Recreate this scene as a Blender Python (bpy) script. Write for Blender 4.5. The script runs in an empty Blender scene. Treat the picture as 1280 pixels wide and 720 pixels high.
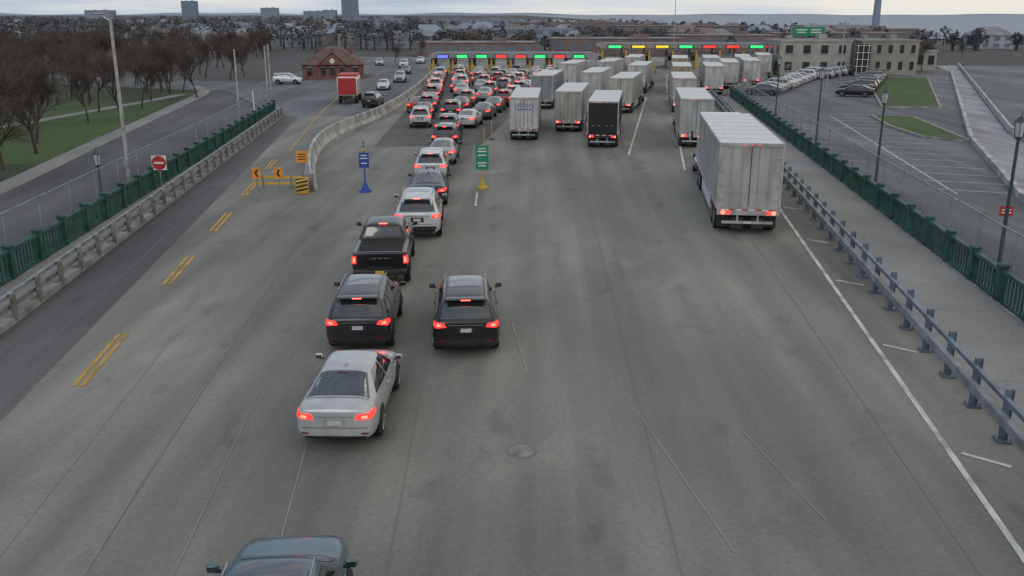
import bpy, bmesh, math, random
from mathutils import Vector, Matrix
from mathutils.bvhtree import BVHTree
random.seed(7)
R=math.radians
scene=bpy.context.scene
COL=scene.collection

# ------------------------------------------------------------ materials
def new_mat(name):
    m=bpy.data.materials.new(name); m.use_nodes=True
    nt=m.node_tree; b=nt.nodes['Principled BSDF']
    return m,nt,b
def N(nt,t,**kw):
    n=nt.nodes.new(t)
    for k,v in kw.items():
        if k in n.inputs.keys(): n.inputs[k].default_value=v
        else: setattr(n,k,v)
    return n
def noise_col(nt,c1,c2,scale,stretch=(1,1,1),detail=6,lo=.35,hi=.65,coord='Object',rot=0):
    tc=N(nt,'ShaderNodeTexCoord'); mp=N(nt,'ShaderNodeMapping'); mp.inputs['Scale'].default_value=stretch
    src=tc.outputs[coord]
    if rot:
        m0=N(nt,'ShaderNodeMapping'); m0.inputs['Rotation'].default_value=(0,0,rot); nt.links.new(src,m0.inputs['Vector']); src=m0.outputs['Vector']
    nt.links.new(src,mp.inputs['Vector'])
    no=N(nt,'ShaderNodeTexNoise'); no.inputs['Scale'].default_value=scale; no.inputs['Detail'].default_value=detail
    nt.links.new(mp.outputs['Vector'],no.inputs['Vector'])
    cr=N(nt,'ShaderNodeValToRGB'); cr.color_ramp.elements[0].position=lo; cr.color_ramp.elements[1].position=hi
    cr.color_ramp.elements[0].color=(*c1,1); cr.color_ramp.elements[1].color=(*c2,1)
    nt.links.new(no.outputs['Fac'],cr.inputs['Fac'])
    return cr.outputs['Color'],no.outputs['Fac']
def mul(nt,a,b,fac=1.0,mode='MULTIPLY'):
    mx=N(nt,'ShaderNodeMixRGB'); mx.blend_type=mode; mx.inputs['Fac'].default_value=fac
    nt.links.new(a,mx.inputs[1]); nt.links.new(b,mx.inputs[2]); return mx.outputs['Color']
def simple(name,c,rough=.6,metal=0,var=.25,scale=3,bump=0.0,spec=.5,coat=0):
    m,nt,b=new_mat(name)
    c1=tuple(x*(1-var) for x in c); c2=tuple(min(1,x*(1+var)) for x in c)
    col,f=noise_col(nt,c1,c2,scale,detail=4)
    nt.links.new(col,b.inputs['Base Color'])
    b.inputs['Roughness'].default_value=rough; b.inputs['Metallic'].default_value=metal
    b.inputs['Specular IOR Level'].default_value=spec; b.inputs['Coat Weight'].default_value=coat
    if bump:
        bp=N(nt,'ShaderNodeBump'); bp.inputs['Strength'].default_value=bump; bp.inputs['Distance'].default_value=.03
        nt.links.new(f,bp.inputs['Height']); nt.links.new(bp.outputs['Normal'],b.inputs['Normal'])
    return m
def emis(name,c,s):
    m,nt,b=new_mat(name); b.inputs['Base Color'].default_value=(*[x*.5 for x in c],1)
    b.inputs['Emission Color'].default_value=(*c,1); b.inputs['Emission Strength'].default_value=s
    b.inputs['Roughness'].default_value=.3
    m.cycles.emission_sampling='NONE'
    return m
def objpaint(name,rough=.3,metal=0.0,coat=.5,dirt=.3,stretch=(1,1,1),dscale=2.5):
    m,nt,b=new_mat(name)
    oi=N(nt,'ShaderNodeObjectInfo')
    col,f=noise_col(nt,(1-dirt,1-dirt,1-dirt*1.1),(1,1,1),dscale,stretch)
    c=mul(nt,oi.outputs['Color'],col)
    nt.links.new(c,b.inputs['Base Color'])
    b.inputs['Roughness'].default_value=rough; b.inputs['Metallic'].default_value=metal; b.inputs['Coat Weight'].default_value=coat
    b.inputs['Coat Roughness'].default_value=.12
    return m

M_paint=objpaint('car_paint',.35,.25,.6,.18)
M_trailer=objpaint('trailer_skin',.45,.1,.1,.36,(1,1,.25),1.6)
M_glass=simple('dark_glass',(.022,.026,.030),.07,0,.2,2,0,1.0,.8)
M_black=simple('black_plastic',(.02,.02,.021),.55,0,.3,6)
M_seam=simple('seam_dark',(.008,.008,.008),.8)
M_tyre=simple('tyre_rubber',(.022,.022,.022),.85,0,.3,8)
M_rim=simple('alloy_rim',(.35,.36,.37),.35,.8,.2,5)
M_chrome=simple('chrome',(.55,.56,.58),.22,.9,.1,5)
M_frame=simple('trailer_frame',(.36,.36,.35),.5,.2,.25,2)
M_plate=simple('licence_plate',(.5,.52,.54),.5,0,.15,9)
M_redon=emis('brake_lamp_lit',(1,.022,.018),3.2)
M_redhot=emis('brake_lamp_core',(1,.09,.06),6.0)
M_redoff=simple('tail_lamp',(.16,.012,.012),.2,0,.2,9,0,.6)
M_amber=emis('marker_lamp',(1,.05,.03),1.2)
M_white=simple('white_paint_metal',(.62,.63,.64),.5,0,.1,4)
M_steel=simple('galvanised_steel',(.27,.29,.31),.5,.35,.28,2.2,.1)
M_bluesteel=simple('painted_steel_blue_grey',(.14,.18,.225),.5,.25,.3,2.5,.1)
M_oldsteel=simple('weathered_steel',(.22,.21,.195),.65,.3,.35,2.5,.1)
M_green=simple('green_railing_paint',(.018,.078,.060),.5,0,.4,2)
M_dkgreen=simple('dark_green_post',(.03,.065,.058),.45,.1,.2,3)
M_concw=simple('barrier_concrete',(.38,.375,.355),.85,0,.35,1.1,.3)
M_kerb=simple('kerb_concrete',(.26,.255,.24),.9,0,.3,1.5,.3)
M_yel=simple('yellow_paint',(.55,.35,.04),.55,0,.15,3)
M_org=simple('orange_sheet',(.70,.27,.03),.5,0,.12,3)
M_blue=simple('blue_sheet',(.015,.06,.30),.5,0,.15,3)
M_sgreen=simple('green_sheet',(.01,.22,.11),.5,0,.12,3)
M_red=simple('red_sheet',(.42,.025,.022),.5,0,.2,3)
M_sw=simple('sign_white',(.66,.66,.66),.5,0,.05,3)
M_beige=simple('beige_panel',(.33,.32,.29),.8,0,.12,.6)
M_beige2=simple('tan_block',(.27,.25,.215),.85,0,.12,.6)
M_brick=simple('red_brick',(.18,.085,.07),.9,0,.25,1.2,.2)
M_brickroof=simple('brown_roof',(.13,.085,.078),.85,0,.25,1.2)
M_groof=simple('grey_roof',(.21,.22,.23),.85,0,.2,.4)
M_wall1=simple('grey_wall',(.26,.27,.29),.85,0,.15,.4)
M_wall2=simple('white_wall',(.38,.39,.41),.85,0,.15,.4)
M_wall3=simple('brown_wall',(.19,.14,.13),.85,0,.2,.4)
M_hbrick=simple('hazy_brick',(.21,.155,.15),.9,0,.15,.3)  # hazy materials: distance haze is put into the base colour
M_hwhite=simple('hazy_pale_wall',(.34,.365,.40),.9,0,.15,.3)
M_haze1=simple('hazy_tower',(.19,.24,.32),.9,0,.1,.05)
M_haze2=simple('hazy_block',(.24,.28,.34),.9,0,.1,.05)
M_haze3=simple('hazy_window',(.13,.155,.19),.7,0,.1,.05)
M_bark=simple('bark',(.068,.054,.046),.9,0,.3,4)
M_twig=simple('twigs',(.10,.076,.065),.95,0,.35,1.5)
M_ledg=emis('led_green',(.05,1,.25),1.0)
M_ledr=emis('led_red',(1,.05,.04),1.1)
M_ledb=emis('led_blue',(.15,.2,1),1.1)
M_ledy=emis('led_yellow',(1,.75,.05),.7)
M_lamp=simple('lamp_glass',(.45,.45,.44),.3,0,.05,3)

def foliage(name,c,var=.45):
    m,nt,b=new_mat(name)
    col,f=noise_col(nt,tuple(x*(1-var) for x in c),tuple(x*(1+var) for x in c),.12,detail=2)
    nt.links.new(col,b.inputs['Base Color']); b.inputs['Roughness'].default_value=.95
    return m
M_fol=foliage('hazy_distant_foliage',(.105,.108,.118),.3)  # far trees: bluish air haze mixed into the foliage colour
M_folg=foliage('evergreen_foliage',(.07,.09,.078),.3)
M_folr=foliage('autumn_foliage',(.14,.10,.075),.3)

def ground_mat(name,c1,c2,big=.07,streak=True,rough=.85,crack=True,specks=.16,rot=0):
    m,nt,b=new_mat(name)
    col,f=noise_col(nt,c1,c2,big,(1,.6,1),6,.32,.68)
    col2,f2=noise_col(nt,(1-specks,)*3,(1+specks*.4,)*3,9,(1,1,1),6,.3,.7)
    col=mul(nt,col,col2)
    if streak:
        c3,f3=noise_col(nt,(.76,.76,.77),(1.12,1.12,1.11),.8,(1,.03,1),4,.34,.66,rot=rot)
        col=mul(nt,col,c3)
        c5,f5=noise_col(nt,(.80,.80,.81),(1.08,1.08,1.07),.22,(1,.35,1),8,.42,.60,rot=rot)
        col=mul(nt,col,c5)
        c4,f4=noise_col(nt,(.60,.60,.61),(1,1,1),.9,(1,.5,1),8,.27,.40)
        col=mul(nt,col,c4,.75)
        c6,f6=noise_col(nt,(1,1,1),(1.28,1.27,1.24),.55,(1,.4,1),9,.60,.72,rot=.5)
        col=mul(nt,col,c6,.8)
    if crack:
        tc=N(nt,'ShaderNodeTexCoord'); vo=N(nt,'ShaderNodeTexVoronoi'); vo.feature='DISTANCE_TO_EDGE'; vo.inputs['Scale'].default_value=.13
        no=N(nt,'ShaderNodeTexNoise'); no.inputs['Scale'].default_value=.7; no.inputs['Detail'].default_value=6
        ad=N(nt,'ShaderNodeVectorMath',operation='MULTIPLY_ADD'); ad.inputs[1].default_value=(1.6,1.6,0)
        nt.links.new(tc.outputs['Object'],no.inputs['Vector']); nt.links.new(no.outputs['Color'],ad.inputs[0]); nt.links.new(tc.outputs['Object'],ad.inputs[2])
        nt.links.new(ad.outputs[0],vo.inputs['Vector'])
        cr=N(nt,'ShaderNodeValToRGB'); cr.color_ramp.elements[0].position=0; cr.color_ramp.elements[1].position=.005
        cr.color_ramp.elements[0].color=(.74,.74,.74,1); cr.color_ramp.elements[1].color=(1,1,1,1)
        nt.links.new(vo.outputs['Distance'],cr.inputs['Fac'])
        col=mul(nt,col,cr.outputs['Color'],.35)
    nt.links.new(col,b.inputs['Base Color']); b.inputs['Roughness'].default_value=rough
    b.inputs['Specular IOR Level'].default_value=.35
    return m
M_plaza=ground_mat('plaza_concrete',(.192,.186,.166),(.272,.264,.236),rough=.75,rot=.03)
M_asph2=ground_mat('old_asphalt',(.098,.098,.103),(.138,.138,.142),rot=-.1)
M_asph3=ground_mat('queue_asphalt',(.12,.116,.108),(.16,.154,.144))
M_asphl=ground_mat('lot_asphalt',(.135,.14,.15),(.19,.195,.205))
M_walk=ground_mat('sidewalk_concrete',(.21,.206,.196),(.30,.294,.28),big=.3,streak=False)
M_pale=ground_mat('pale_concrete',(.30,.30,.315),(.42,.42,.435),big=.2)
M_grass=ground_mat('grass',(.048,.062,.032),(.085,.105,.05),big=.12,streak=False,crack=False,specks=.5,rough=1)
M_lawn=ground_mat('lawn',(.060,.10,.034),(.088,.14,.05),big=.2,streak=False,crack=False,specks=.5,rough=1)
M_earth=ground_mat('land',(.08,.082,.080),(.125,.125,.122),big=.012,streak=False,crack=False,specks=.5,rough=1)

def mark_mat(name,c,wear=.42):
    m,nt,b=new_mat(name)
    col,f=noise_col(nt,tuple(x*wear for x in c),c,2.2,(1,.6,1),10,.33,.56)
    nt.links.new(col,b.inputs['Base Color']); b.inputs['Roughness'].default_value=.7
    return m
M_mw=mark_mat('white_marking',(.62,.62,.60),.5); M_my=mark_mat('yellow_marking',(.52,.31,.05),.6)
M_mf=mark_mat('faded_marking',(.27,.263,.245),.8); M_mj=mark_mat('joint_seal',(.165,.16,.147),.9)
m,nt,b=new_mat('chain_link'); b.inputs['Base Color'].default_value=(.20,.21,.22,1); b.inputs['Roughness'].default_value=.6
tr=N(nt,'ShaderNodeBsdfTransparent'); mx=N(nt,'ShaderNodeMixShader'); mx.inputs[0].default_value=.22
nt.links.new(tr.outputs[0],mx.inputs[1]); nt.links.new(b.outputs[0],mx.inputs[2]); nt.links.new(mx.outputs[0],nt.nodes['Material Output'].inputs['Surface'])
M_link=m
m,nt,b=new_mat('water'); col,f=noise_col(nt,(.27,.31,.35),(.34,.38,.42),.01,(1,4,1)); nt.links.new(col,b.inputs['Base Color']); b.inputs['Roughness'].default_value=.8; b.inputs['Specular IOR Level'].default_value=.1
M_water=m

# ------------------------------------------------------------ mesh builder
class MB:
    def __init__(s): s.v=[];s.f=[];s.m=[];s.s=[];s.mats=[]
    def mi(s,mat):
        if mat not in s.mats: s.mats.append(mat)
        return s.mats.index(mat)
    def add(s,vs,fs,mat,smooth=False):
        o=len(s.v); s.v+= [tuple(v) for v in vs]; k=s.mi(mat)
        for f in fs: s.f.append(tuple(i+o for i in f)); s.m.append(k); s.s.append(smooth)
    def box(s,cx,cy,cz,sx,sy,sz,mat,rz=0):
        c,sn=math.cos(rz),math.sin(rz); vs=[]
        for z in(-.5,.5):
            for x,y in((-.5,-.5),(.5,-.5),(.5,.5),(-.5,.5)):
                X,Y=x*sx,y*sy; vs.append((cx+X*c-Y*sn,cy+X*sn+Y*c,cz+z*sz))
        s.add(vs,[(3,2,1,0),(4,5,6,7),(0,1,5,4),(1,2,6,5),(2,3,7,6),(3,0,4,7)],mat)
    def bbox(s,cx,cy,cz,sx,sy,sz,mat,bev=.05,seg=2,taper=None):
        bm=bmesh.new(); bmesh.ops.create_cube(bm,size=1)
        for v in bm.verts:
            v.co=Vector((v.co.x*sx,v.co.y*sy,v.co.z*sz))
            if taper and v.co.z>0: v.co.x*=taper[0]; v.co.y=v.co.y*taper[1]+taper[2]
        bmesh.ops.bevel(bm,geom=bm.edges[:]+bm.verts[:],offset=bev,segments=seg,affect='EDGES',profile=.5)
        bm.verts.index_update()
        s.add([(v.co.x+cx,v.co.y+cy,v.co.z+cz) for v in bm.verts],[[v.index for v in f.verts] for f in bm.faces],mat,True); bm.free()
    def cyl(s,p0,p1,r0,r1,mat,n=8,caps=True,smooth=True):
        p0=Vector(p0);p1=Vector(p1); d=(p1-p0).normalized()
        a=d.cross(Vector((0,0,1)) if abs(d.z)<.9 else Vector((1,0,0))).normalized(); b=d.cross(a)
        vs=[]
        for p,r in((p0,r0),(p1,r1)):
            for i in range(n):
                t=2*math.pi*i/n; vs.append(p+a*math.cos(t)*r+b*math.sin(t)*r)
        s.add(vs,[(i,(i+1)%n,n+(i+1)%n,n+i) for i in range(n)],mat,smooth)
        if caps: s.add(vs,[tuple(range(n-1,-1,-1)),tuple(range(n,2*n))],mat)
    def sweep(s,path,prof,mat,caps=True):
        n=len(path);k=len(prof);vs=[]
        for i,p in enumerate(path):
            a=Vector(path[max(0,i-1)][:2]);b=Vector(path[min(n-1,i+1)][:2]); d=(b-a).normalized(); nx,ny=d.y,-d.x
            for o,z in prof: vs.append((p[0]+nx*o,p[1]+ny*o,z))
        fs=[(i*k+j,i*k+(j+1)%k,(i+1)*k+(j+1)%k,(i+1)*k+j) for i in range(n-1) for j in range(k)]
        if caps: fs+=[tuple(range(k-1,-1,-1)),tuple((n-1)*k+j for j in range(k))]
        s.add(vs,fs,mat)
    def mesh(s,name):
        me=bpy.data.meshes.new(name); me.from_pydata(s.v,[],s.f)
        for mt in s.mats: me.materials.append(mt)
        me.polygons.foreach_set('material_index',s.m); me.polygons.foreach_set('use_smooth',s.s); me.update(); return me
    def obj(s,name,loc=(0,0,0),rz=0,sc=1,color=None): return put(s.mesh(name),name,loc,rz,sc,color)
def put(me,name,loc=(0,0,0),rz=0,sc=1,color=None):
    o=bpy.data.objects.new(name,me); COL.objects.link(o); o.location=loc; o.rotation_euler=(0,0,rz)
    o.scale=(sc,sc,sc) if not isinstance(sc,tuple) else sc
    if color: o.color=(*color,1)
    return o
def rect(off0,off1,z0,z1): return [(off0,z0),(off1,z0),(off1,z1),(off0,z1)]
def poly(name,pts,z,mat):
    mb=MB(); mb.add([(x,y,z) for x,y in pts],[tuple(range(len(pts)))],mat); o=mb.obj(name)
    me=o.data
    if me.polygons[0].normal.z<0: me.flip_normals()
    return o
def along(path,sp):
    out=[];acc=0;nxt=0
    for a,b in zip(path[:-1],path[1:]):
        a=Vector(a[:2]);b=Vector(b[:2]);L=(b-a).length;ang=math.atan2(b.y-a.y,b.x-a.x)
        while nxt<=acc+L: p=a+(b-a)*((nxt-acc)/L); out.append((p.x,p.y,ang)); nxt+=sp
        acc+=L
    return out
def smoothpath(pts,n=6):
    out=[];P=[pts[0]]+pts+[pts[-1]]
    for i in range(1,len(P)-2):
        p0,p1,p2,p3=[Vector(p) for p in P[i-1:i+3]]
        for j in range(n):
            t=j/n; q=.5*((2*p1)+(p2-p0)*t+(2*p0-5*p1+4*p2-p3)*t*t+(3*p1-p0-3*p2+p3)*t**3); out.append((q.x,q.y))
    out.append(pts[-1]); return out

# ------------------------------------------------------------ cars
def body(stations,lvl=2):
    vs=[];fs=[];n=8;k=2*n-2
    for (y,zb,w,belt,wr,roof) in stations:
        h=belt-zb
        hp=[(0,zb),(w*.86,zb),(w*.985,zb+.22*h),(w,zb+.62*h),(w*.955,belt),(wr,roof-.3*min(.22,max(.03,roof-belt))),(wr*.72,roof),(0,roof+.012)]
        ring=hp+[(-x,z) for x,z in hp[-2:0:-1]]
        vs+=[(x,y,z) for x,z in ring]
    ns=len(stations)
    for i in range(ns-1):
        for j in range(k): fs.append((i*k+j,i*k+(j+1)%k,(i+1)*k+(j+1)%k,(i+1)*k+j))
    for base,fl in((0,True),((ns-1)*k,False)):
        for j in range(n-1):
            a,b=j,j+1; c=(k-b)%k; d=(k-a)%k
            q=[base+a,base+b]+([base+c] if c!=b else [])+([base+d] if d!=a else [])
            if not fl:q=q[::-1]
            fs.append(tuple(q))
    me=bpy.data.meshes.new('tmp'); me.from_pydata(vs,[],fs)
    bm=bmesh.new(); bm.from_mesh(me); bmesh.ops.recalc_face_normals(bm,faces=bm.faces); bm.to_mesh(me); bm.free()
    o=bpy.data.objects.new('tmp',me); COL.objects.link(o); md=o.modifiers.new('s','SUBSURF'); md.levels=lvl
    dg=bpy.context.evaluated_depsgraph_get(); ev=o.evaluated_get(dg); em=ev.to_mesh()
    V=[v.co.copy() for v in em.vertices]; F=[tuple(p.vertices) for p in em.polygons]; ev.to_mesh_clear()
    bpy.data.objects.remove(o); bpy.data.meshes.remove(me)
    return V,F,BVHTree.FromPolygons(V,F)
def patch(mb,bvh,side,q,mat,nu=6,nv=4,off=.008,mirror=False):
    def cast(a,b):
        if side=='rear': o,d=Vector((a,-9,b)),Vector((0,1,0))
        elif side=='front': o,d=Vector((a,9,b)),Vector((0,-1,0))
        elif side=='right': o,d=Vector((9,a,b)),Vector((-1,0,0))
        elif side=='left': o,d=Vector((-9,a,b)),Vector((1,0,0))
        else: o,d=Vector((a,b,9)),Vector((0,0,-1))
        l,nrm,i,dist=bvh.ray_cast(o,d)
        if l is None: return None
        if nrm.dot(d)>0: nrm=-nrm
        return l+(nrm*.6-d*.4)*off
    G=[]
    for j in range(nv+1):
        for i in range(nu+1):
            u,v=i/nu,j/nv
            a=(q[0][0]*(1-u)+q[1][0]*u)*(1-v)+(q[3][0]*(1-u)+q[2][0]*u)*v
            b=(q[0][1]*(1-u)+q[1][1]*u)*(1-v)+(q[3][1]*(1-u)+q[2][1]*u)*v
            G.append(cast(a,b))
    ax={'rear':1,'front':1,'right':0,'left':0,'top':2}[side]
    vs=[g if g is not None else Vector((0,0,.5)) for g in G]; fs=[]
    for j in range(nv):
        for i in range(nu):
            f=(j*(nu+1)+i,j*(nu+1)+i+1,(j+1)*(nu+1)+i+1,(j+1)*(nu+1)+i)
            g=[G[t] for t in f]
            if any(t is None for t in g): continue
            c=[t[ax] for t in g]
            if max(c)-min(c)>.45: continue
            fs.append(f)
    mb.add(vs,fs,mat,True)
def sym(mb,bvh,side,q,mat,**k):
    if side in('right','left'):
        patch(mb,bvh,'right',q,mat,**k); patch(mb,bvh,'left',q,mat,**k)
    else:
        patch(mb,bvh,side,q,mat,**k); patch(mb,bvh,side,[(-a,b) for a,b in q],mat,**k)
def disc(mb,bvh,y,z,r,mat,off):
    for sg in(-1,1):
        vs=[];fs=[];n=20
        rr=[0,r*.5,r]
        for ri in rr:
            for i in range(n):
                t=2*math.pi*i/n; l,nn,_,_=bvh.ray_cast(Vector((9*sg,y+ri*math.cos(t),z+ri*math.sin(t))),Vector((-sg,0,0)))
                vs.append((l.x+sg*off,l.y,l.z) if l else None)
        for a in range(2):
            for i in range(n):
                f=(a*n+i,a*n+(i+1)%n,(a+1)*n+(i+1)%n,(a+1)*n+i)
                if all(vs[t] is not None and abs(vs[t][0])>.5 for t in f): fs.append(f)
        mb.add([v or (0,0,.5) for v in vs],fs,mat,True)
def wheel(mb,x,y,r,w,sg):
    xo=x*sg; xi=(x-w)*sg
    mb.cyl((xi,y,r),(xo-.03*sg,y,r),r,r,M_tyre,20); mb.cyl((xo-.03*sg,y,r),(xo,y,r),r,r*.92,M_tyre,20,True)
    mb.cyl((xo,y,r),(xo+.006*sg,y,r),r*.66,r*.62,M_black,16)
    for i in range(5):
        t=i*2*math.pi/5+.3
        mb.cyl((xo+.012*sg,y,r),(xo+.012*sg,y+math.cos(t)*r*.62,r+math.sin(t)*r*.62),.03,.026,M_rim,4,False)
def finish_car(kind,lights):
    mb=MB()
    lit=M_redon if lights else M_redoff; core=M_redhot if lights else M_redoff
    if kind=='sedan':
        st=[(-2.28,.42,.70,.82,.60,.92),(-2.25,.30,.80,.95,.70,1.02),(-2.12,.24,.875,.98,.72,1.07),(-1.88,.22,.90,.98,.70,1.09),(-1.68,.22,.905,.98,.66,1.15),(-.95,.2,.905,.965,.60,1.40),(-.75,.2,.905,.96,.59,1.44),(-.2,.2,.905,.95,.60,1.46),(.3,.2,.905,.94,.59,1.44),(.5,.2,.905,.93,.6,1.37),(1.05,.2,.90,.93,.70,1.03),(1.3,.2,.89,.9,.70,.98),(1.9,.22,.86,.80,.66,.88),(2.18,.26,.78,.68,.58,.74),(2.28,.34,.66,.58,.5,.62)]
        V,F,bv=body(st); mb.add(V,F,M_paint,True)
        patch(mb,bv,'top',[(-.71,-1.76),(.71,-1.76),(.53,-.94),(-.53,-.94)],M_glass,8,6)
        patch(mb,bv,'top',[(-.74,1.0),(.74,1.0),(.56,.45),(-.56,.45)],M_glass,8,5)
        sym(mb,bv,'right',[(-1.38,1.02),(-.16,1.0),(-.16,1.34),(-.76,1.34)],M_glass)
        sym(mb,bv,'right',[(-.08,1.0),(.86,.98),(.36,1.34),(-.08,1.35)],M_glass)
        sym(mb,bv,'rear',[(.46,.77),(.83,.80),(.81,.93),(.50,.90)],lit,nu=8)
        sym(mb,bv,'right',[(-2.20,.81),(-1.90,.88),(-1.94,.95),(-2.18,.94)],lit)
        sym(mb,bv,'rear',[(.60,.81),(.74,.82),(.73,.88),(.61,.87)],core,off=.016)
        patch(mb,bv,'rear',[(-.42,.83),(.42,.83),(.42,.845),(-.42,.845)],M_chrome,off=.012)
        patch(mb,bv,'rear',[(-.15,.64),(.15,.64),(.15,.75),(-.15,.75)],M_plate,off=.014)
        patch(mb,bv,'rear',[(-.24,.61),(.24,.61),(.24,.78),(-.24,.78)],M_frame,off=.008)
        patch(mb,bv,'rear',[(-.62,.27),(.62,.27),(.70,.38),(-.70,.38)],M_black,nu=10)
        sym(mb,bv,'rear',[(.58,.43),(.74,.43),(.74,.47),(.58,.47)],M_redoff,off=.014)
        patch(mb,bv,'top',[(-.13,-1.04),(.13,-1.04),(.12,-1.01),(-.12,-1.01)],M_redoff,off=.02)
        patch(mb,bv,'top',[(-.70,-1.84),(.70,-1.84),(.70,-1.825),(-.70,-1.825)],M_seam,10,1)
        patch(mb,bv,'rear',[(-.74,.575),(.74,.575),(.74,.587),(-.74,.587)],M_seam,12,1)
        seams=[-1.25,-.12,.98]; wy=(-1.33,1.38); wr=.335; wx=.905; mir=(.86,1.02)
        sym(mb,bv,'front',[(.42,.60),(.72,.64),(.70,.74),(.42,.70)],M_lamp); patch(mb,bv,'front',[(-.38,.40),(.38,.40),(.4,.62),(-.4,.62)],M_black)
        mb.bbox(0,-.68,1.47,.05,.18,.07,M_paint,.015)
    elif kind=='suv':
        st=[(-2.30,.48,.78,.95,.66,1.02),(-2.28,.34,.85,1.03,.72,1.10),(-2.18,.28,.915,1.08,.74,1.18),(-2.05,.26,.925,1.09,.71,1.38),(-1.88,.25,.925,1.09,.67,1.60),(-1.72,.25,.925,1.09,.655,1.665),(-1.0,.25,.93,1.08,.66,1.70),(-.2,.25,.93,1.06,.665,1.71),(.3,.25,.93,1.05,.655,1.685),(.5,.25,.93,1.04,.66,1.61),(1.12,.25,.92,1.03,.74,1.16),(1.4,.25,.91,1.01,.74,1.11),(2.0,.27,.88,.93,.70,1.02),(2.22,.32,.80,.80,.62,.88),(2.32,.40,.68,.68,.54,.72)]
        V,F,bv=body(st); mb.add(V,F,M_paint,True)
        patch(mb,bv,'rear',[(-.70,1.14),(.70,1.14),(.60,1.55),(-.60,1.55)],M_glass,8,6)
        mb.bbox(0,-2.0,1.655,1.14,.30,.045,M_paint,.018)
        mb.box(0,-2.153,1.652,.26,.012,.022,core)
        patch(mb,bv,'top',[(-.76,1.08),(.76,1.08),(.62,.46),(-.62,.46)],M_glass,8,5)
        patch(mb,bv,'top',[(-.46,-.95),(.46,-.95),(.46,.25),(-.46,.25)],M_glass,6,6,off=.006)
        sym(mb,bv,'right',[(-1.95,1.16),(-1.25,1.12),(-1.25,1.50),(-1.75,1.48)],M_glass)
        sym(mb,bv,'right',[(-1.17,1.12),(-.2,1.10),(-.2,1.53),(-1.17,1.51)],M_glass)
        sym(mb,bv,'right',[(-.12,1.10),(.92,1.08),(.38,1.52),(-.12,1.54)],M_glass)
        sym(mb,bv,'rear',[(.54,.93),(.86,.90),(.86,1.07),(.60,1.03)],lit,nu=8)
        sym(mb,bv,'right',[(-2.26,.92),(-2.0,.97),(-2.04,1.04),(-2.24,1.06)],lit)
        sym(mb,bv,'rear',[(.68,.95),(.80,.95),(.80,1.02),(.69,1.00)],core,off=.016)
        patch(mb,bv,'rear',[(-.15,.78),(.15,.78),(.15,.89),(-.15,.89)],M_plate,off=.016)
        patch(mb,bv,'rear',[(-.25,.75),(.25,.75),(.25,.93),(-.25,.93)],M_black,off=.010)
        patch(mb,bv,'rear',[(-.50,.975),(.50,.975),(.50,.99),(-.50,.99)],M_chrome,off=.012)
        patch(mb,bv,'rear',[(-.80,.32),(.80,.32),(.86,.58),(-.86,.58)],M_black,nu=12)
        sym(mb,bv,'rear',[(.58,.50),(.78,.50),(.78,.545),(.58,.545)],M_redoff,off=.014)
        sym(mb,bv,'right',[(-2.1,.26),(2.1,.26),(2.1,.40),(-2.1,.40)],M_black,nu=16,nv=2)
        patch(mb,bv,'rear',[(-.8,.66),(.8,.66),(.8,.674),(-.8,.674)],M_seam,12,1)
        mb.cyl((0,-2.17,1.16),(.42,-2.11,1.22),.012,.008,M_black,4)
        for sg in(-1,1):
            mb.cyl((.60*sg,-1.6,1.72),(.60*sg,.2,1.735),.018,.018,M_rim,5)
        seams=[-1.21,-.16,1.0]; wy=(-1.36,1.40); wr=.365; wx=.93; mir=(.92,1.14)
        sym(mb,bv,'front',[(.42,.80),(.74,.84),(.72,.94),(.42,.90)],M_lamp); patch(mb,bv,'front',[(-.42,.50),(.42,.50),(.44,.86),(-.44,.86)],M_black)
    else:
        st=[(-2.92,.62,.93,1.20,.90,1.28),(-2.90,.55,.97,1.28,.93,1.34),(-2.80,.5,.985,1.30,.93,1.36),(-1.1,.48,.99,1.30,.93,1.36),(-.97,.48,.99,1.30,.93,1.37),(-.93,.48,.99,1.30,.80,1.50),(-.80,.48,.99,1.31,.70,1.84),(-.68,.48,.99,1.30,.69,1.90),(.2,.48,.99,1.29,.70,1.93),(.75,.48,.99,1.28,.70,1.89),(.9,.48,.99,1.27,.72,1.80),(1.45,.48,.98,1.26,.82,1.36),(1.6,.48,.98,1.24,.86,1.31),(2.6,.5,.96,1.16,.84,1.24),(2.82,.52,.92,1.06,.8,1.14),(2.9,.56,.84,.95,.74,1.02)]
        V,F,bv=body(st); mb.add(V,F,M_paint,True)
        patch(mb,bv,'top',[(-.78,-2.72),(.78,-2.72),(.78,-1.12),(-.78,-1.12)],M_seam,8,6,off=.012)
        for yy in(-2.2,-1.66): patch(mb,bv,'top',[(-.78,yy),(.78,yy),(.78,yy+.03),(-.78,yy+.03)],M_black,8,1,off=.02)
        patch(mb,bv,'rear',[(-.66,1.48),(.66,1.48),(.60,1.78),(-.60,1.78)],M_glass,8,4)
        mb.box(0,-.80,1.905,.30,.03,.025,core)
        patch(mb,bv,'top',[(-.84,1.42),(.84,1.42),(.66,.90),(-.66,.90)],M_glass,8,5)
        sym(mb,bv,'right',[(-.72,1.36),(.02,1.35),(.02,1.76),(-.62,1.76)],M_glass)
        sym(mb,bv,'right',[(.10,1.35),(1.15,1.34),(.72,1.76),(.10,1.77)],M_glass)
        sym(mb,bv,'rear',[(.82,.95),(.955,.95),(.945,1.22),(.82,1.22)],lit)
        sym(mb,bv,'rear',[(.85,1.0),(.92,1.0),(.92,1.17),(.85,1.17)],core,off=.016)
        sym(mb,bv,'right',[(-2.9,.95),(-2.76,.95),(-2.76,1.22),(-2.9,1.22)],lit)
        patch(mb,bv,'rear',[(-.40,1.10),(.40,1.10),(.40,1.17),(-.40,1.17)],M_black,off=.01)
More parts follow.
